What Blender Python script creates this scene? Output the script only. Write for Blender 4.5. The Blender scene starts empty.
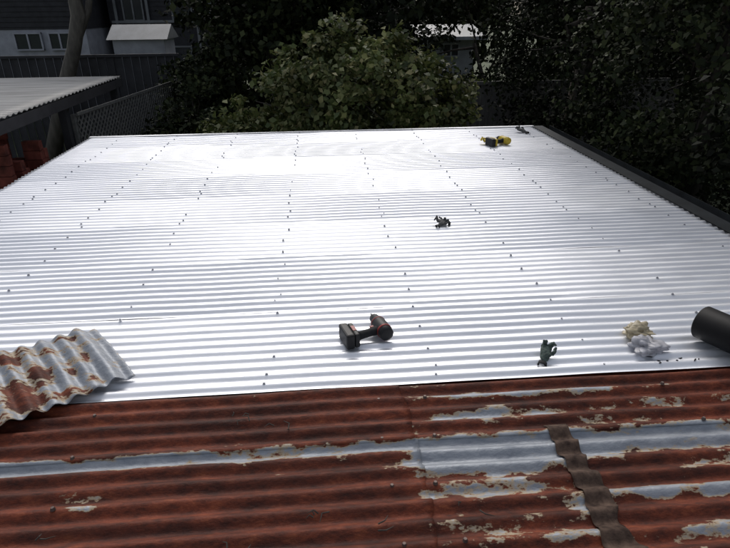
import bpy, math, random
import numpy as np
from mathutils import Vector, Matrix, noise
random.seed(7); rng=np.random.default_rng(7)
S=bpy.context.scene
col=S.collection
# ------------------------------------------------------------ helpers
def mesh_obj(name,verts,faces,mat=None,parent=None,smooth=False):
    me=bpy.data.meshes.new(name)
    me.from_pydata([tuple(v) for v in verts],[],[tuple(f) for f in faces]); me.update()
    o=bpy.data.objects.new(name,me); col.objects.link(o)
    if mat: me.materials.append(mat)
    if smooth:
        me.polygons.foreach_set('use_smooth',[True]*len(me.polygons))
    if parent: o.parent=parent
    return o
def empty(name,loc=(0,0,0)):
    o=bpy.data.objects.new(name,None); col.objects.link(o); o.location=loc; o.empty_display_size=.2; return o
class MB:
    def __init__(s): s.v=[];s.f=[]
    def box(s,c,d,M=None):
        b=len(s.v)
        for x in(-.5,.5):
            for y in(-.5,.5):
                for z in(-.5,.5):
                    p=Vector((x*d[0],y*d[1],z*d[2]))
                    if M: p=M@p
                    s.v.append(p+Vector(c))
        for q in [(0,1,3,2),(4,6,7,5),(0,4,5,1),(2,3,7,6),(0,2,6,4),(1,5,7,3)]:
            s.f.append([b+i for i in q])
    def tube(s,pts,rad,n=8,cap=True):
        rings=[]
        pts=[Vector(p) for p in pts]
        for i,p in enumerate(pts):
            t=(pts[min(i+1,len(pts)-1)]-pts[max(i-1,0)]).normalized()
            a=t.cross(Vector((0,0,1)))
            if a.length<.05: a=t.cross(Vector((0,1,0)))
            a.normalize(); bb=t.cross(a)
            r=rad[i] if hasattr(rad,'__len__') else rad
            b=len(s.v)
            for k in range(n):
                an=2*math.pi*k/n
                s.v.append(p+a*math.cos(an)*r+bb*math.sin(an)*r)
            rings.append(b)
        for i in range(len(rings)-1):
            for k in range(n):
                s.f.append([rings[i]+k,rings[i]+(k+1)%n,rings[i+1]+(k+1)%n,rings[i+1]+k])
        if cap:
            s.f.append([rings[0]+k for k in range(n)][::-1]); s.f.append([rings[-1]+k for k in range(n)])
    def obj(s,name,mat,parent=None,smooth=False,bevel=0):
        o=mesh_obj(name,s.v,s.f,mat,parent,smooth)
        if bevel:
            m=o.modifiers.new('b','BEVEL'); m.width=bevel; m.segments=2; m.limit_method='ANGLE'
        return o
def newmat(name):
    m=bpy.data.materials.new(name); m.use_nodes=True
    nt=m.node_tree; b=nt.nodes['Principled BSDF']; return m,nt,b
def N(nt,t,**k):
    n=nt.nodes.new(t)
    for a,v in k.items(): setattr(n,a,v)
    return n
def ramp(nt,stops,src):
    r=N(nt,'ShaderNodeValToRGB'); e=r.color_ramp.elements
    while len(e)<len(stops): e.new(.5)
    for i,(p,c) in enumerate(stops):
        e[i].position=p; e[i].color=(*c,1) if len(c)==3 else c
    nt.links.new(src,r.inputs[0]); return r
def noisetex(nt,scale,detail=6,rough=.6,stretch=None):
    n=N(nt,'ShaderNodeTexNoise'); n.inputs['Scale'].default_value=scale; n.inputs['Detail'].default_value=detail; n.inputs['Roughness'].default_value=rough
    tc=N(nt,'ShaderNodeTexCoord'); 
    if stretch:
        mp=N(nt,'ShaderNodeMapping'); mp.inputs['Scale'].default_value=stretch
        nt.links.new(tc.outputs['Object'],mp.inputs[0]); nt.links.new(mp.outputs[0],n.inputs['Vector'])
    else: nt.links.new(tc.outputs['Object'],n.inputs['Vector'])
    return n
def simple(name,c,rough=.7,metal=0,var=.3,scale=8,bump=.0,stretch=None,c2=None,spec=.5):
    m,nt,b=newmat(name)
    n=noisetex(nt,scale,stretch=stretch)
    ca=tuple(x*(1-var) for x in c); cb=c2 or tuple(min(1,x*(1+var)) for x in c)
    r=ramp(nt,[(.3,ca),(.7,cb)],n.outputs['Fac'])
    nt.links.new(r.outputs[0],b.inputs['Base Color'])
    b.inputs['Roughness'].default_value=rough; b.inputs['Metallic'].default_value=metal
    b.inputs['Specular IOR Level'].default_value=spec
    if bump:
        bp=N(nt,'ShaderNodeBump'); bp.inputs['Strength'].default_value=bump; bp.inputs['Distance'].default_value=.01
        nt.links.new(n.outputs['Fac'],bp.inputs['Height']); nt.links.new(bp.outputs[0],b.inputs['Normal'])
    return m
# ------------------------------------------------------------ materials
def mat_zincalume():
    m,nt,b=newmat('zincalume')
    n=noisetex(nt,3,6,.6,(.35,2.2,1))
    r=ramp(nt,[(.3,(.80,.82,.87)),(.7,(.89,.905,.94))],n.outputs['Fac'])
    nt.links.new(r.outputs[0],b.inputs['Base Color'])
    n2=noisetex(nt,9,6,.7,(.3,1.2,1))
    r2=ramp(nt,[(.3,(.35,)*3),(.7,(.52,)*3)],n2.outputs['Fac'])
    nt.links.new(r2.outputs[0],b.inputs['Roughness'])
    b.inputs['Metallic'].default_value=.66
    return m
M_zinc=mat_zincalume()
def mat_rust(name,dark=1.0):
    m,nt,b=newmat(name)
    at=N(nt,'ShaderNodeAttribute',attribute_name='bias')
    n=noisetex(nt,13,9,.62,(.5,1.1,.6))
    n3=noisetex(nt,75,5,.6,(.7,1,1))
    mix=N(nt,'ShaderNodeMath',operation='MULTIPLY_ADD'); nt.links.new(n3.outputs['Fac'],mix.inputs[0]); mix.inputs[1].default_value=.22; nt.links.new(n.outputs['Fac'],mix.inputs[2])
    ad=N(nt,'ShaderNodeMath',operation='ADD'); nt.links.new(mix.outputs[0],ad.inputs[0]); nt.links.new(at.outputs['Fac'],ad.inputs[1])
    nr=noisetex(nt,20,10,.76,(.6,1.2,1))
    rust=ramp(nt,[(.30,(.030,.009,.006)),(.43,(.085,.020,.010)),(.55,(.150,.034,.015)),(.66,(.22,.060,.024)),(.8,(.30,.12,.055))],nr.outputs['Fac'])
    nd=noisetex(nt,3.4,6,.65,(.4,2.6,1)); rd=ramp(nt,[(.38,(.40,.38,.39)),(.60,(1.12,1.1,1.08))],nd.outputs['Fac'])
    rm=N(nt,'ShaderNodeMixRGB',blend_type='MULTIPLY'); rm.inputs[0].default_value=1; nt.links.new(rust.outputs[0],rm.inputs[1]); nt.links.new(rd.outputs[0],rm.inputs[2])
    nz=noisetex(nt,30,6,.6,(.4,1,1))
    zinc=ramp(nt,[(.3,(.20,.22,.255)),(.7,(.36,.38,.41))],nz.outputs['Fac'])
    cream=N(nt,'ShaderNodeRGB'); cream.outputs[0].default_value=(.38,.30,.20,1)
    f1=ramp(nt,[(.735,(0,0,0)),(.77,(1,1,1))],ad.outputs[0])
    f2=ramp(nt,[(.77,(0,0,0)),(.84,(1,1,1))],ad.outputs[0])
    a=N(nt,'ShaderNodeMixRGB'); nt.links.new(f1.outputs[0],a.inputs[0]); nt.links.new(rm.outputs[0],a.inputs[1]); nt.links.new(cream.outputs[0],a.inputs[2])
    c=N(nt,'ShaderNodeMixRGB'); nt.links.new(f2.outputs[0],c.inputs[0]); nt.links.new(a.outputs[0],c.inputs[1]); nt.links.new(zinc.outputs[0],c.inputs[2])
    nt.links.new(c.outputs[0],b.inputs['Base Color'])
    rr=N(nt,'ShaderNodeMapRange'); nt.links.new(f2.outputs[0],rr.inputs[0]); rr.inputs[3].default_value=.66; rr.inputs[4].default_value=.5
    nt.links.new(rr.outputs[0],b.inputs['Roughness'])
    b.inputs['Specular IOR Level'].default_value=.25
    mm=N(nt,'ShaderNodeMath',operation='MULTIPLY'); nt.links.new(f2.outputs[0],mm.inputs[0]); mm.inputs[1].default_value=.35
    nt.links.new(mm.outputs[0],b.inputs['Metallic'])
    bp=N(nt,'ShaderNodeBump'); bp.inputs['Strength'].default_value=.7; bp.inputs['Distance'].default_value=.004
    sm=N(nt,'ShaderNodeMath',operation='ADD'); nt.links.new(nr.outputs['Fac'],sm.inputs[0]); nt.links.new(n3.outputs['Fac'],sm.inputs[1])
    nt.links.new(sm.outputs[0],bp.inputs['Height']); nt.links.new(bp.outputs[0],b.inputs['Normal'])
    return m
M_rust=mat_rust('rusty_iron')
M_black=simple('black_plastic',(.010,.010,.011),.5,var=.4,scale=30,spec=.35)
M_grip=simple('black_rubber',(.015,.015,.017),.8,var=.3,scale=60,spec=.3)
M_red=simple('red_plastic',(.22,.018,.014),.45,var=.2,scale=30)
M_yel=simple('yellow_plastic',(.55,.40,.03),.4,var=.15,scale=30)
M_steel=simple('steel',(.35,.35,.36),.35,1,var=.2,scale=50)
M_screw=simple('screw_steel',(.36,.37,.40),.5,.6,var=.2,scale=50)
M_darksteel=simple('dark_flashing',(.035,.04,.045),.42,.5,var=.35,scale=6)
M_paper=simple('building_paper',(.005,.005,.006),.6,var=.3,scale=20,spec=.18)
M_bark=simple('bark',(.05,.042,.034),.9,var=.5,scale=12,bump=.6,stretch=(1,1,.25))
M_palebark=simple('pale_bark',(.10,.09,.078),.9,var=.4,scale=10,bump=.5,stretch=(1,1,.25))
M_wood=simple('weathered_wood',(.12,.115,.11),.85,var=.35,scale=9,stretch=(4,4,.5),bump=.3)
M_greylath=simple('grey_timber',(.13,.13,.125),.85,var=.35,scale=14)
M_darkclad=simple('dark_cladding',(.035,.035,.040),.75,var=.25,scale=4,spec=.3)
M_white=simple('white_paint',(.30,.31,.35),.6,var=.2,scale=3)
M_roofgrey=simple('grey_roofing',(.15,.16,.17),.55,var=.25,scale=2.5,stretch=(1,.3,1))
M_brick=simple('red_brick',(.20,.05,.035),.85,var=.6,scale=7)
M_poly=simple('weathered_polycarbonate',(.24,.24,.235),.5,var=.35,scale=2,stretch=(.4,3,1))
mg,ntg,bg=newmat('window_glass'); bg.inputs['Roughness'].default_value=.08
nn=noisetex(ntg,2); rg=ramp(ntg,[(0,(.015,.02,.025)),(1,(.04,.045,.05))],nn.outputs['Fac']); ntg.links.new(rg.outputs[0],bg.inputs['Base Color'])
M_glass=mg
M_grass=simple('grass',(.045,.06,.022),.95,var=.5,scale=1.5,bump=.5)
def mat_leaf(name,cols,rough=.5,trans=0,lo=.45,hi=1.25,spec=.2):
    m,nt,b=newmat(name)
    g=N(nt,'ShaderNodeNewGeometry')
    r=ramp(nt,cols,g.outputs['Random Per Island'])
    n=noisetex(nt,1.6,2)
    r2=ramp(nt,[(.35,(lo,)*3),(.65,(hi,)*3)],n.outputs['Fac'])
    mx=N(nt,'ShaderNodeMixRGB',blend_type='MULTIPLY'); mx.inputs[0].default_value=1
    nt.links.new(r.outputs[0],mx.inputs[1]); nt.links.new(r2.outputs[0],mx.inputs[2])
    nt.links.new(mx.outputs[0],b.inputs['Base Color']); b.inputs['Roughness'].default_value=rough
    b.inputs['Specular IOR Level'].default_value=spec
    if trans:
        tr=N(nt,'ShaderNodeBsdfTranslucent'); nt.links.new(mx.outputs[0],tr.inputs[0])
        ms=N(nt,'ShaderNodeMixShader'); ms.inputs[0].default_value=trans
        nt.links.new(b.outputs[0],ms.inputs[1]); nt.links.new(tr.outputs[0],ms.inputs[2])
        nt.links.new(ms.outputs[0],nt.nodes['Material Output'].inputs[0])
    return m
M_leaf_bush=mat_leaf('broad_leaves',[(0,(.045,.065,.018)),(.5,(.115,.140,.045)),(.85,(.20,.21,.08)),(1,(.30,.27,.13))],.5,.25,.6,1.4,.35)
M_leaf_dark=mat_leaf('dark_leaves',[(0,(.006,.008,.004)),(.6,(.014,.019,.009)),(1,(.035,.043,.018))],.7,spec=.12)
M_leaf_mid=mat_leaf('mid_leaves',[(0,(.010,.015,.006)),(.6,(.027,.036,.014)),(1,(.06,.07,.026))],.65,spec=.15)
# ------------------------------------------------------------ corrugated sheets
def corr_sheet(name,x0,x1,y0,y1,pitch,amp,mat,parent,zf=None,xstep=.06,per=12,bias=None,jag=0,phase=0,xf=None,thick=.0012):
    nx=max(2,int((x1-x0)/xstep)+1); ny=max(2,int((y1-y0)/pitch*per)+1)
    xs=np.linspace(x0,x1,nx); ys=np.linspace(y0,y1,ny)
    X,Y=np.meshgrid(xs,ys)
    Z=amp*np.sin(2*np.pi*(Y+phase)/pitch)
    if jag:
        for i in range(ny):
            j=noise.noise(Vector((ys[i]*9,3.3,x0)))*jag
            X[i,0]+=j; X[i,-1]+=noise.noise(Vector((ys[i]*11,7.3,x1)))*jag
    if zf: Z=Z+zf(X,Y)
    V=np.stack([X,Y,Z],-1).reshape(-1,3)
    idx=np.arange(nx*ny).reshape(ny,nx)
    F=np.stack([idx[:-1,:-1],idx[:-1,1:],idx[1:,1:],idx[1:,:-1]],-1).reshape(-1,4)
    me=bpy.data.meshes.new(name)
    me.from_pydata(V.tolist(),[],F.tolist()); me.update()
    me.polygons.foreach_set('use_smooth',[True]*len(me.polygons))
    me.materials.append(mat)
    if bias:
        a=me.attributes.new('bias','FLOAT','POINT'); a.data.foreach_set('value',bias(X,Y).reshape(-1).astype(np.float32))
    o=bpy.data.objects.new(name,me); col.objects.link(o); o.parent=parent
    m=o.modifiers.new('thick','SOLIDIFY'); m.thickness=thick; m.offset=-1
    return o
P=.085; PN=.076; A=.0078
XL,XR=-3.18,3.09; Y0,Y1=2.17,8.16
roof=empty('corrugated_iron_roof')
def und(seed,k=.002):
    def f(X,Y):
        return k*(np.sin(X*1.7+seed)+.7*np.sin(X*4.1+seed*2.3+Y*.8)+.5*np.sin(X*9.3+seed*5.1))
    return f
ncs=10; cover=ncs*PN; y=Y0; i=0
while y<Y1-.05:
    ye=min(y+cover+.6*PN,Y1)
    u=und(i*1.9+.4,.0017)
    def zf(X,Y,u=u,y=y):
        return u(X,Y) + .0022*(1-(Y-y)/cover)+.0011*np.sin(2*np.pi*Y/PN)*np.sin(X*1.3+y*3)
    corr_sheet('roof_sheet',XL+random.uniform(-.008,.008),XR,y,ye,PN,A,M_zinc,roof,zf,xstep=.05,per=14,thick=.0008)
    y+=cover; i+=1
ms=MB()
for k,xs in enumerate([-2.72,-1.98,-1.17,-.30,.50,1.32,2.1,2.86]):
    j=0
    yy=math.ceil(Y0/PN)*PN+PN/4
    while yy<Y1:
        if j%3==0 or (j%10 in(1,)):
            xx=xs+random.uniform(-.02,.02)
            if random.random()<.9:
                ms.tube([(xx,yy,A+.001),(xx,yy,A+.003)],.0095,8)
                ms.tube([(xx,yy,A+.003),(xx,yy,A+.009)],.0052,6)
        yy+=PN;j+=1
ms.obj('roof_screws',M_screw,roof)
fl=MB()
fl.box((3.155,5.0,.012),(.15,6.4,.004)); fl.box((3.232,5.0,-.045),(.004,6.4,.118)); fl.box((3.082,5.0,.006),(.004,6.4,.016))
fl.obj('barge_flashing',M_darksteel,roof)
fl=MB(); fl.box((-.04,8.19,.016),(6.28,.07,.003)); fl.box((-.04,8.226,-.05),(6.28,.003,.13)); fl.obj('end_flashing',M_zinc,roof)
gu=MB(); gu.box((3.30,5.0,-.09),(.12,6.5,.004)); gu.box((3.362,5.0,-.04),(.004,6.5,.1)); gu.obj('gutter',M_darksteel,roof)
wl=MB()
wl.box((-.04,8.1,-1.27),(5.9,.1,2.46)); wl.box((-2.98,3,-1.27),(.1,10,2.46)); wl.box((2.9,3,-1.27),(.1,10,2.46)); wl.box((-.04,-2,-1.27),(5.78,.1,2.46))
wl.obj('garage_walls',M_wood,roof)
# ------------------------------------------------------------ rusty roof
rroof=empty('rusty_corrugated_roof')
patches=[ # x,y,rx,ry,amp
 (-.5,1.765,1.0,.035,.46),(-1.6,1.77,.6,.035,.46),(-1.02,1.765,.04,.05,-.25),(-.95,1.61,.11,.022,.26),(-.93,1.55,.10,.018,.24),(-.27,1.655,.13,.022,.26),(-.40,1.84,.05,.03,.24),(-.2,1.60,.08,.02,.2),(-1.05,1.69,.08,.02,.14),
 (.62,1.69,.42,.10,.42),(.70,1.93,.36,.035,.27),(.55,1.51,.32,.03,.27),(.62,1.33,.22,.05,.23),(1.40,1.74,.55,.06,.40),(1.25,1.46,.38,.032,.29),
 (.9,1.40,.10,.05,.20),(1.0,2.07,.4,.03,.24),(.5,2.08,.25,.03,.22),(1.5,1.95,.3,.025,.16),(1.35,1.28,.3,.04,.2),(1.5,1.58,.25,.03,.18),(.6,2.0,.3,.02,.1),(1.2,1.86,.2,.02,.12)]
def rbias(X,Y):
    B=np.full_like(X,-.12)
    B=B+.085*(X>.31)
    for (cx,cy,rx,ry,a) in patches:
        d=((X-cx)/rx)**2+((Y-cy)/ry)**2
        B+=a*np.exp(-d**1.5*.7)
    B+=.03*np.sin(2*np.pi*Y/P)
    return B
def rz(seed,off):
    def f(X,Y):
        return off+.003*np.sin(X*2.1+seed)+.002*np.sin(X*6.3+Y*3+seed)
    return f
RA=.0115
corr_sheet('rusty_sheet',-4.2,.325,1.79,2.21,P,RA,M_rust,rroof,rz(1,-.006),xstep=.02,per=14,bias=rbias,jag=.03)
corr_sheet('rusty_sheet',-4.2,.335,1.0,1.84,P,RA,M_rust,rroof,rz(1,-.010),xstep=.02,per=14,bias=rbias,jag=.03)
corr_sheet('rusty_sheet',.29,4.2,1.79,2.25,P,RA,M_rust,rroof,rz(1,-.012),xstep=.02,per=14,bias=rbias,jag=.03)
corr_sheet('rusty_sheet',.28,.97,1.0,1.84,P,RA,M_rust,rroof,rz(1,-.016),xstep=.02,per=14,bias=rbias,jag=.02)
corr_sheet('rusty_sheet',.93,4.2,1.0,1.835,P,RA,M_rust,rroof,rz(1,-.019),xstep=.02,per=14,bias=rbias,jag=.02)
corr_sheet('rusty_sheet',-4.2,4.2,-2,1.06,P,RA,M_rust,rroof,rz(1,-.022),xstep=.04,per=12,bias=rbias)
M_strip=simple('brown_rust',(.05,.028,.022),.85,var=.6,scale=25,bump=.5,c2=(.12,.08,.06),spec=.2)
corr_sheet('lap_strip',.89,.985,1.0,1.85,P,RA,M_strip,rroof,rz(1,-.006),xstep=.012,per=14,jag=.03)
ms=MB()
for xs in (-1.0,.22,.40,1.55):
    yy=math.ceil(1.0/P)*P+P/4; j=0
    while yy<2.1:
        if j%3==0 :
            xx=xs+random.uniform(-.03,.03)
            ms.tube([(xx,yy,RA-.012),(xx,yy,RA-.001)],[.010,.006],8)
        yy+=P;j+=1
ms.obj('roofing_nails',simple('nail',(.12,.09,.08),.6,.6,scale=40),rroof)
# ------------------------------------------------------------ scrap sheet
sc_p=.088
def sbias(X,Y):
    B=.26-.14*np.clip((X-.34)/.5,0,1)
    for (cx,cy,rx,ry,a) in [(.34,.30,.045,.09,-.26),(.22,.36,.030,.05,-.24),(.13,.28,.020,.04,-.22),(.42,.12,.04,.06,-.16),(.16,.48,.03,.04,-.2),(.46,.42,.08,.12,-.24),(.3,.5,.04,.04,-.15)]:
        B+=a*np.exp(-(((X-cx)/rx)**2+((Y-cy)/ry)**2))
    return B
def make_scrap():
    W=1.1;L=.57;nx=220;ny=40
    c=Vector((-.80,-.60,0)); d=Vector((.60,-.80,0)).normalized()
    o0=Vector((-1.27,2.78,.0))
    V=[];bi=[]
    for i in range(ny):
        for j in range(nx):
            s=j/(nx-1)*W; t=i/(ny-1)*L
            z=.045+.0125*math.cos(2*math.pi*s/sc_p+.3*math.sin(t*5))+.05*max(0,s-.3)*.6+.016*math.sin(t*6+s*4)+.003*math.sin(t*31+s*17)
            if s<.05: z-= (.05-s)*.5
            tt=t+ ((.006*math.sin(s*40+1)+.012*noise.noise(Vector((s*14,i,0)))) if i in(0,ny-1) else 0)
            V.append(o0+c*s+d*tt+Vector((0,0,z)))
            bi.append((s,t))
    F=[(i*nx+j,(i+1)*nx+j,(i+1)*nx+j+1,i*nx+j+1) for i in range(ny-1) for j in range(nx-1)]
    o=mesh_obj('scrap_corrugated_sheet',V,F,M_rust,None,True)
    bi=np.array(bi); b=sbias(bi[:,0],bi[:,1])
    a=o.data.attributes.new('bias','FLOAT','POINT'); a.data.foreach_set('value',b.astype(np.float32))
    m=o.modifiers.new('t','SOLIDIFY'); m.thickness=.0015
make_scrap()
# ------------------------------------------------------------ roll
def make_roll():
    e=empty('building_paper_roll',(1.94,2.43,.10))
    e.rotation_euler=(0,0,math.atan2(-.90,.44))
    mb=MB(); n=40
    prof=[(.03,0.03),(.03,-.002),(.084,-.002),(.088,.003),(.088,.3),(.0885,.6),(.088,.997),(.084,1.0),(.03,1.0),(.03,.9)]
    for r,x in prof:
        for k in range(n):
            a=2*math.pi*k/n; rr=r*(1+.012*math.sin(3*a+x*4)); mb.v.append(Vector((x,rr*math.cos(a),rr*math.sin(a))))
    for i in range(len(prof)-1):
        for k in range(n):
            mb.f.append([i*n+k,i*n+(k+1)%n,(i+1)*n+(k+1)%n,(i+1)*n+k])
    mb.obj('rolled_paper',M_paper,e,True)
make_roll()
# ------------------------------------------------------------ drills
def make_drill(loc,rot,main,accent,s=1.0):
    e=empty('cordless_drill',loc); e.rotation_euler=(0,0,rot); e.scale=(s,)*3
    b=MB(); b.tube([(0,-.075,.036),(0,-.07,.036),(0,-.03,.036),(0,.03,.036),(0,.05,.036)],[.022,.031,.034,.034,.03],20); b.obj('motor_housing',main,e,True)
    b=MB(); b.tube([(0,.051,.036),(0,.06,.036),(0,.085,.036),(0,.10,.036)],[.026,.026,.022,.014],18); b.obj('chuck',M_black,e,True)
    b=MB(); b.tube([(0,.10,.036),(0,.125,.036)],.004,6); b.obj('driver_bit',M_black,e)
    b=MB(); b.tube([(-.02,-.02,.036),(-.06,-.025,.034),(-.11,-.032,.034),(-.125,-.033,.034)],[.022,.018,.019,.024],14); b.obj('handle',M_grip,e,True)
    b=MB(); b.box((-.035,.008,.036),(.03,.016,.016)); b.obj('trigger',accent,e,bevel=.003)
    b=MB(); b.box((-.137,-.022,.036),(.022,.11,.066)); b.obj('handle_foot',main,e,bevel=.006)
    b=MB(); b.box((-.168,-.02,.036),(.038,.118,.072)); b.obj('battery',M_black,e,bevel=.008)
    b=MB(); b.tube([(0,-.045,.036),(0,-.035,.036)],.0350,20); b.tube([(0,.03,.036),(0,.036,.036)],.0345,20); b.obj('accent_bands',accent,e,True)
    b=MB(); b.box((-.137,-.02,.070),(.016,.04,.002)); b.obj('badge',accent,e)
make_drill((.28,2.62,A),math.radians(16),M_black,M_red,1.2)
make_drill((2.33,7.12,A),math.radians(20),M_yel,M_yel,1.35)
# ------------------------------------------------------------ gloves
def make_glove(loc,rot,mat,s=1.0,curl=1.0,name='work_glove'):
    e=empty(name,loc); e.rotation_euler=rot; e.scale=(s,)*3
    V=[(0,0,.02),(0,.05,.026),(0,.085,.026),(0,-.05,.022)]; E=[(3,0),(0,1),(1,2)]; R=[(.036,.022),(.042,.02),(.036,.018),(.034,.025)]
    fx=[-.032,-.011,.011,.031]; ln=[.05,.065,.045,.06]; bend=[.03,-.01,.05,.01]
    for k in range(4):
        b=len(V); c=curl
        V+= [(fx[k],.095,.026),(fx[k]*1.2+bend[k]*.3,.095+ln[k]*.5,.03+.02*c),(fx[k]*1.3+bend[k],.095+ln[k]*(.85-.4*(k%2)),.012+.02*c*(k%2))]
        R+= [(.013,.013),(.0125,.0125),(.010,.010)]; E+=[(2,b),(b,b+1),(b+1,b+2)]
    b=len(V); V+=[(.042,.03,.03),(.068,.055,.04),(.060,.095,.05)]; R+=[(.014,.014),(.013,.013),(.010,.010)]; E+=[(0,b),(b,b+1),(b+1,b+2)]
    me=bpy.data.meshes.new('glove_body'); me.from_pydata(V,E,[]); o=bpy.data.objects.new('glove_body',me); col.objects.link(o); o.parent=e
    m=o.modifiers.new('s','SKIN')
    for i,r in enumerate(R): me.skin_vertices[0].data[i].radius=r
    me.skin_vertices[0].data[0].use_root=True
    o.modifiers.new('sub','SUBSURF').levels=2; o.modifiers['sub'].render_levels=2
    t=bpy.data.textures.new('g','CLOUDS'); t.noise_scale=.025
    d=o.modifiers.new('d','DISPLACE'); d.texture=t; d.strength=.02
    me.materials.append(mat)
    c=MB(); c.tube([(0,-.05,.022),(0,-.07,.024),(0,-.08,.024)],[.033,.034,.037],14,False); oc=c.obj('glove_cuff',M_grip,e,True); oc.scale=(1,1,.7); oc.modifiers.new('t','SOLIDIFY').thickness=.003
M_gg=simple('green_glove',(.02,.045,.035),.7,var=.6,scale=40,c2=(.10,.14,.12))
M_gd=simple('dark_glove',(.03,.03,.032),.8,var=.6,scale=40,c2=(.12,.12,.12))
make_glove((1.06,2.30,.015),(.45,.1,math.radians(-28)),M_gg,.64,1.6)
make_glove((.965,4.26,.012),(.2,0,math.radians(70)),M_gd,.62,1.8)
make_glove((.93,4.23,.012),(.2,.2,math.radians(-50)),M_gd,.55,1.8)
make_glove((2.80,7.75,.012),(.2,0,math.radians(40)),M_gd,.9,1.6)
make_glove((2.15,7.12,.012),(.2,0,math.radians(80)),M_yel,.9,1.6)
# ------------------------------------------------------------ plastic bags
def make_bag(loc,mat,r,seed,name='plastic_bag',flat=.5):
    import bmesh
    bm=bmesh.new(); bmesh.ops.create_icosphere(bm,subdivisions=5,radius=1)
    for v in bm.verts:
        p=v.co.copy(); q=p*1.0+Vector((seed,seed*2,0))
        n=noise.noise(q)*.7+abs(noise.noise(q*2.1))*.55+abs(noise.noise(q*4.2))*.18
        k=.6+n
        v.co=Vector((p.x*k*r*(1.2+.5*noise.noise(q*.5)),p.y*k*r,max(-.001,(p.z*k+.45))*r*flat))
    me=bpy.data.meshes.new(name); bm.to_mesh(me); bm.free(); me.materials.append(mat)
    me.polygons.foreach_set('use_smooth',[True]*len(me.polygons))
    o=bpy.data.objects.new(name,me); col.objects.link(o); o.location=loc
    return o
def mat_plastic(name,c,lo=.7):
    m,nt,b=newmat(name); n=noisetex(nt,25,5); r=ramp(nt,[(.35,tuple(x*lo for x in c)),(.6,c)],n.outputs['Fac']); nt.links.new(r.outputs[0],b.inputs['Base Color']); b.inputs['Roughness'].default_value=.35
    tr=N(nt,'ShaderNodeBsdfTranslucent'); nt.links.new(r.outputs[0],tr.inputs[0]); ms_=N(nt,'ShaderNodeMixShader'); ms_.inputs[0].default_value=.35
    nt.links.new(b.outputs[0],ms_.inputs[1]); nt.links.new(tr.outputs[0],ms_.inputs[2]); nt.links.new(ms_.outputs[0],nt.nodes['Material Output'].inputs[0])
    return m
make_bag((1.64,2.47,.01),mat_plastic('cream_plastic',(.60,.53,.38)),.084,3.1)
make_bag((1.61,2.34,.01),mat_plastic('clear_plastic',(.60,.60,.64)),.080,8.7)
db=MB()
for (x,y) in [(1.62,2.225),(1.70,2.235),(1.80,2.225)]:
    for k in range(3):
        a=random.uniform(-1.2,1.2); l=random.uniform(.004,.012)
        p=Vector((x+random.uniform(-.03,.03),y+random.uniform(-.012,.012),A+.002))
        db.tube([p,p+Vector((math.cos(a)*l,math.sin(a)*l,.002)),p+Vector((math.cos(a+.3)*l*1.6,math.sin(a+.3)*l*1.6,.0))],[.002,.0035,.002],6)
db.obj('screw_debris',M_grip)
tw=MB()
for (x,y,n) in [(-.40,1.97,4),(-.05,1.45,4),(-.35,1.33,3),(.1,1.38,2),(.45,1.42,2),(-1.0,1.4,2),(-.2,1.9,2)]:
    for k in range(n):
        a=random.uniform(0,6.28); l=random.uniform(.01,.03)
        p=Vector((x+random.uniform(-.05,.05),y+random.uniform(-.03,.03),A+.004))
        tw.tube([p,p+Vector((math.cos(a)*l,math.sin(a)*l,.008)),p+Vector((math.cos(a+.5)*l*2,math.sin(a+.5)*l*2,.002))],[.003,.0025,.001],5)
tw.obj('fallen_twigs',M_bark)
# ------------------------------------------------------------ foliage
def leaves(name,blobs,n,size,mat,parent,seed,shell=.45,clumps=260,csize=.28,flat=.5):
    r=np.random.default_rng(seed)
    vol=np.array([b[3]*b[4]*b[5] for b in blobs])**.67; vol/=vol.sum()
    bi=r.choice(len(blobs),clumps,p=vol); B=np.array(blobs)[bi]
    d=r.normal(size=(clumps,3)); d/=np.linalg.norm(d,axis=1)[:,None]
    rad=shell+(1.05-shell)*r.random(clumps)**.7
    C=B[:,:3]+d*B[:,3:]*rad[:,None]
    ci=r.integers(0,clumps,n)
    cs=csize*(.6+.8*r.random(clumps))
    off=r.normal(size=(n,3))*cs[ci][:,None]*np.array([.55,.55,.4])
    Pp=C[ci]+off
    nrm=r.normal(size=(n,3))*.8+d[ci]*.7+np.array([0,0,flat]); nrm/=np.linalg.norm(nrm,axis=1)[:,None]
    t=r.normal(size=(n,3)); t-=nrm*(t*nrm).sum(1)[:,None]; t/=np.linalg.norm(t,axis=1)[:,None]
    b=np.cross(nrm,t)
    s=size*(.5+.9*r.random(n))[:,None]; w=s*.34
    v0=Pp-t*s*.5; v1=Pp+b*w+nrm*s*.08; v2=Pp+t*s*.5-nrm*s*.12; v3=Pp-b*w+nrm*s*.08
    V=np.stack([v0,v1,v2,v3],1).reshape(-1,3)
    me=bpy.data.meshes.new(name); me.vertices.add(4*n); me.vertices.foreach_set('co',V.astype(np.float32).ravel())
    me.loops.add(4*n); me.loops.foreach_set('vertex_index',np.arange(4*n,dtype=np.int32))
    me.polygons.add(n); me.polygons.foreach_set('loop_start',np.arange(n,dtype=np.int32)*4)
    me.update(calc_edges=True); me.materials.append(mat)
    o=bpy.data.objects.new(name,me); col.objects.link(o); o.parent=parent
    return o
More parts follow.
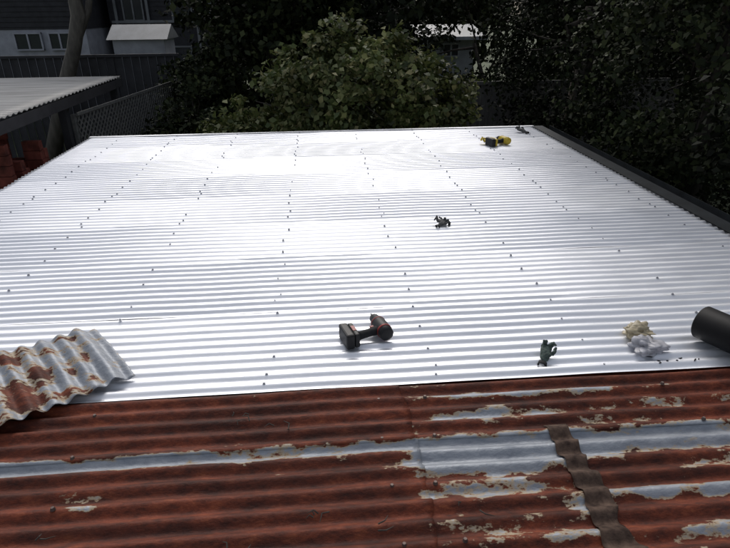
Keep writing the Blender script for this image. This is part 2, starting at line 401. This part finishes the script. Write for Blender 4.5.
def tree(name,base,blobs,n,size,mat,seed,trunk_r=.14,clumps=300,csize=.3,bark=M_bark,shell=.45):
    e=empty(name)
    rr=random.Random(seed)
    mb=MB(); b=Vector(base)
    cz=np.mean([q[2] for q in blobs]); cx=np.mean([q[0] for q in blobs]); cy=np.mean([q[1] for q in blobs])
    top=Vector((cx,cy,cz)); mid=(b+top)/2+Vector((rr.uniform(-.2,.2),rr.uniform(-.2,.2),0))
    mb.tube([b,mid,top],[trunk_r,trunk_r*.75,trunk_r*.45],9)
    for q in blobs:
        c=Vector(q[:3]); s=mid.lerp(top,rr.random())
        m=(s+c)/2+Vector((rr.uniform(-.2,.2),rr.uniform(-.2,.2),rr.uniform(-.1,.3)))
        mb.tube([s,m,c],[trunk_r*.45,trunk_r*.3,trunk_r*.12],6)
        for k in range(6):
            dd=Vector((rr.gauss(0,1),rr.gauss(0,1),rr.gauss(0,.8))).normalized()
            en=c+Vector((dd.x*q[3],dd.y*q[4],dd.z*q[5]))*.95
            mb.tube([m.lerp(c,.6),(c+en)/2+Vector((0,0,.08)),en],[trunk_r*.16,trunk_r*.1,trunk_r*.03],5)
    mb.obj('trunk_and_limbs',bark,e,True)
    leaves('leaves',blobs,n,size,mat,e,seed,clumps=clumps,csize=csize,shell=shell)
    return e
G=-2.5
tree('broadleaf_shrub',(.7,10.2,G),[(.5,10.0,.15,1.35,1.1,1.2),(1.5,10.0,-.05,1.0,.9,.95),(-.45,9.8,-.1,1.0,.8,.8),(-1.3,9.5,-.5,.75,.6,.5),(2.1,9.9,-.5,.75,.7,.7),(.4,9.6,-.8,1.8,.9,.8)],
     36000,.105,M_leaf_bush,11,.13,clumps=340,csize=.2,shell=.66)
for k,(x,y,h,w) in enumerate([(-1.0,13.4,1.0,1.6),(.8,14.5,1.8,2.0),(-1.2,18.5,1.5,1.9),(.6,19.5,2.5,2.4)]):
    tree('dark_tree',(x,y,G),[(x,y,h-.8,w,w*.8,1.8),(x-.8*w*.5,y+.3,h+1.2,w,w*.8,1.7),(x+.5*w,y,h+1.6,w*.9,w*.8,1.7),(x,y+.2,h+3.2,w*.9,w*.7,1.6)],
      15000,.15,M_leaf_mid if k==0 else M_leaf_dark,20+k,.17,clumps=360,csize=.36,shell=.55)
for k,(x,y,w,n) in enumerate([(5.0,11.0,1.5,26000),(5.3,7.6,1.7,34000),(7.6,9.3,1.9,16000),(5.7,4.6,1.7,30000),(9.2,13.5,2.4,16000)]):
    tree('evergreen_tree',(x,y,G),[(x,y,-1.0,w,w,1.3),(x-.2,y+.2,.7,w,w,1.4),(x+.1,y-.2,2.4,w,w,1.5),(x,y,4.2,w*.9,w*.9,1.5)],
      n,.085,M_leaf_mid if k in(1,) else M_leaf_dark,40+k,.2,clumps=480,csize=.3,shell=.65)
tree('dark_shrub',(-2.6,10.6,G),[(-2.5,10.8,-.6,.7,.8,.7),(-2.1,10.2,-.8,.6,.6,.6),(-2.4,12.4,-.1,.8,.8,.8),(-2.6,13.4,.1,.8,.8,.7)],11000,.10,M_leaf_mid,77,.06,clumps=160,csize=.2)
tree('small_tree',(5.2,17,G),[(3.0,17,.3,.7,.7,1.0),(5.6,17,1.0,1.1,.9,1.3),(4.3,18,2.0,1.5,1,1.0),(5.0,16.6,-.7,1.6,.9,.8)],11000,.12,M_leaf_mid,78,.1,clumps=240,csize=.28)
hedge=leaves('background_foliage',[(x,y,z,2.6,2,2.6) for x,y,z in [(-9,36,0),(-4,34,1),(0,30,2),(4,36,1),(8,34,1),(13,30,1),(13,22,1),(-15,36,1),(18,26,2),(3,40,2),(11,17,1)]],20000,.6,M_leaf_mid,None,99,clumps=600,csize=.8,shell=.3)
hedge.scale=(1,1,1.4)
tb=MB(); tb.tube([(-6.9,14.4,G),(-6.0,14.3,-.3),(-5.45,14.2,.8),(-5.2,14.2,1.5),(-5.3,14.2,3.5)],[.2,.17,.15,.16,.12],10); tb.tube([(-5.5,14.2,.7),(-5.0,14.3,1.6),(-4.6,14.3,3)],[.09,.07,.05],8)
e=empty('leaning_tree'); tb.obj('trunk',M_palebark,e,True)
leaves('leaves',[(-5.2,14.3,3.7,1.6,1.3,1.0),(-4,14.6,3.4,1.2,1,.9)],7000,.13,M_leaf_dark,e,5,clumps=160)
# ------------------------------------------------------------ neighbour lean-to
lt=empty('lean_to_shed')
o=corr_sheet('lean_to_roof',-7.0,-3.6,6.2,11.3,.14,.012,M_poly,lt,lambda X,Y:.5+.0*X,xstep=.3,per=8)
b=MB()
b.box((-3.62,8.75,.40),(.04,5.1,.14)); b.box((-5.3,11.27,.40),(3.4,.04,.14)); 
for yy in (6.3,7.9,9.5,11.1): b.box((-5.3,yy,.43),(3.3,.05,.09))
for yy in (6.4,8.8,11.1): b.box((-3.72,yy,-1.08),(.1,.1,2.86))
b.box((-7.0,8.75,-1.05),(.08,5.1,2.9))
b.obj('frame',M_darkclad,lt)
st=empty('brick_stack'); b=MB()
for lx in range(6):
    for ly in range(9):
        h=18+random.randint(-3,3)
        for lz in range(h):
            b.box((-5.05+lx*.24+random.uniform(-.012,.012),7.1+ly*.12+random.uniform(-.01,.01),G+.06+lz*.127),(.22,.1,.118))
b.obj('bricks',M_brick,st)
la=empty('lattice_fence'); b=MB()
p0=Vector((-3.62,9.0,0)); p1=Vector((-3.1,13.2,0)); Lf=(p1-p0).length; ax=(p1-p0).normalized(); ang=math.atan2(ax.y,ax.x)
Rz=Matrix.Rotation(ang,3,'Z'); nrm=Vector((-ax.y,ax.x,0)); zt,zb=.2,-1.0; Hh=zt-zb
for sgn,off in((1,.0),(-1,.012)):
    s=-Hh
    while s<Lf:
        a0=max(0,s); a1=min(Lf,s+Hh)
        if a1-a0>.02:
            z0=(a0-s); z1=(a1-s)
            if sgn<0: z0,z1=Hh-z0,Hh-z1
            q0=p0+ax*a0+Vector((0,0,zb+z0))+nrm*off; q1=p0+ax*a1+Vector((0,0,zb+z1))+nrm*off
            l=(q1-q0).length; mid=(q0+q1)/2
            M=Rz@Matrix.Rotation(-math.pi/4*sgn,3,'Y')
            b.box(mid,(l,.008,.026),M)
        s+=.12
for zz in(zt,zb): b.box((p0+p1)/2+Vector((0,0,zz))-nrm*.016,(Lf,.02,.045),Rz)
for k in range(4): b.box(p0+ax*(Lf*k/3)+Vector((0,0,-1.15))+nrm*.045,(.08,.05,2.7),Rz)
b.obj('laths',M_greylath,la)
fe=empty('steel_fence')
b=MB(); x=-13.0
while x<-3.4:
    b.box((x,14.9 if int(x*10)%2 else 14.93,-.95),(.098,.02,3.1)); x+=.1
b.box((-8.2,14.86,.62),(9.8,.05,.06)); b.obj('panels',M_darkclad,fe)
# ------------------------------------------------------------ houses
def house(name,x0,x1,y0,y1,z1,wallm,roofm,windows,roofh=1.6,band=None,trim=M_white):
    e=empty(name); b=MB()
    zt=band if band else z1
    b.box(((x0+x1)/2,(y0+y1)/2,(G+zt)/2),(x1-x0,y1-y0,zt-G)); b.obj('walls',wallm,e)
    if band:
        c=MB(); c.box(((x0+x1)/2,(y0+y1)/2,(band+z1)/2),(x1-x0+.06,y1-y0+.06,z1-band))
        zz=band+.1
        while zz<z1: c.box(((x0+x1)/2,y0-.04,zz),(x1-x0+.08,.03,.02)); zz+=.18
        c.obj('cladding',M_darkclad,e)
    r=MB(); xo0,xo1,yo0,yo1=x0-.4,x1+.4,y0-.4,y1+.4; ym=(y0+y1)/2
    r.v=[Vector(p) for p in [(xo0,yo0,z1),(xo1,yo0,z1),(xo1,yo1,z1),(xo0,yo1,z1),(xo0,ym,z1+roofh),(xo1,ym,z1+roofh)]]
    r.f=[(0,1,5,4),(2,3,4,5),(1,2,5),(3,0,4),(0,3,2,1)]
    r.obj('roof',roofm,e)
    g=MB(); g.box(((x0+x1)/2,yo0-.05,z1-.02),(xo1-xo0,.1,.12)); g.obj('gutter',trim,e)
    w=MB(); fr=MB()
    for (cx,cz,ww,wh) in windows:
        w.box((cx,y0-.07,cz),(ww,.03,wh))
        t=.06
        for dx in(-ww/2,0,ww/2): fr.box((cx+dx,y0-.09,cz),(t,.08,wh+t))
        for dz in(-wh/2,wh/2): fr.box((cx,y0-.093,cz+dz),(ww+t,.08,t))
    if windows: w.obj('windows',M_glass,e); fr.obj('window_frames',trim,e)
    return e
house('two_storey_house',-16,-9.0,25,33,3.4,M_white,M_roofgrey,[(-11.2,.52,1.0,.6),(-10.0,.52,.8,.6),(-13.5,.52,1.2,.6),(-11,-1.4,1.5,1)],band=.95)
wb=house('weatherboard_house',-8.6,-4.2,27,34,3.2,M_darkclad,M_roofgrey,[(-7.6,1.7,.8,1.0),(-5.6,1.7,.8,1.0),(-6.2,-.2,1.6,.7)],band=1.1,trim=M_roofgrey)
b=MB()
for xx in (-8.3,-7.0,-5.0,-4.4): b.box((xx,26.85,.9),(.1,.1,4.4))
b.box((-6.4,26.8,1.15),(4.2,.08,.1)); b.obj('posts',M_roofgrey,wb)
house('white_cottage',4.2,6.0,23,27,.55,M_white,M_roofgrey,[(5.1,.1,.6,.45)],roofh=.4)
gs=empty('garden_shed'); b=MB(); b.box((-6.0,22,-.9),(1.7,1.5,3.2)); b.obj('walls',M_white,gs)
b=MB(); b.v=[Vector(p) for p in [(-7.0,21.1,.7),(-5.0,21.1,.7),(-5.0,22.9,.7),(-7.0,22.9,.7),(-7.0,22,1.15),(-5.0,22,1.15)]]; b.f=[(0,1,5,4),(2,3,4,5),(1,2,5),(3,0,4),(0,3,2,1)]; b.obj('roof',M_roofgrey,gs)
pf=empty('paling_fence'); b=MB(); x=1.5
while x<8:
    b.box((x,12.6+random.uniform(-.004,.004),G+1.1+random.uniform(-.02,.02)+.18),(.098,.02,2.7)); x+=.104
b.box((4.8,12.57,.1),(6.6,.04,.07)); b.obj('palings',M_wood,pf)
g=MB(); s=300; g.v=[Vector(p) for p in[(-s,-s,G),(s,-s,G),(s,s,G),(-s,s,G)]]; g.f=[(0,1,2,3)]; g.obj('ground',M_grass)
# ------------------------------------------------------------ light
W=bpy.data.worlds.new('World'); S.world=W; W.use_nodes=True; nt=W.node_tree
bgn=nt.nodes['Background']; sky=nt.nodes.new('ShaderNodeTexSky'); sky.sky_type='NISHITA'; sky.sun_disc=False
EL,AZ=math.radians(42),math.radians(0)
sky.sun_elevation=EL; sky.sun_rotation=AZ; sky.dust_density=4; sky.air_density=1.0; sky.ozone_density=1
hs=nt.nodes.new('ShaderNodeHueSaturation'); hs.inputs['Saturation'].default_value=.42
nt.links.new(sky.outputs[0],hs.inputs['Color']); nt.links.new(hs.outputs[0],bgn.inputs[0]); bgn.inputs[1].default_value=.15
L=bpy.data.lights.new('sun','SUN'); L.energy=.9; L.angle=math.radians(28); L.color=(1,.97,.94)
lo=bpy.data.objects.new('sun',L); col.objects.link(lo)
dv=Vector((math.sin(AZ)*math.cos(EL),math.cos(AZ)*math.cos(EL),math.sin(EL)))
lo.rotation_euler=dv.to_track_quat('Z','Y').to_euler()
# ------------------------------------------------------------ camera
th=math.radians(25.14);ps=math.radians(4.3);rho=.0106
fw=Vector((math.sin(ps)*math.cos(th),math.cos(ps)*math.cos(th),-math.sin(th)))
r0=Vector((math.cos(ps),-math.sin(ps),0)); u0=r0.cross(fw)
R=(r0-u0*rho).normalized(); U=(u0+r0*rho).normalized(); Bk=-fw
cam=bpy.data.cameras.new('camera'); co=bpy.data.objects.new('camera',cam); col.objects.link(co)
M=Matrix(((R.x,U.x,Bk.x,0),(R.y,U.y,Bk.y,0),(R.z,U.z,Bk.z,1.6),(0,0,0,1)))
co.matrix_world=M
cam.sensor_width=36; cam.lens=28.01; cam.clip_end=1000; cam.clip_start=.05
S.camera=co
S.view_settings.view_transform='Standard'; S.view_settings.look='None'; S.view_settings.exposure=0
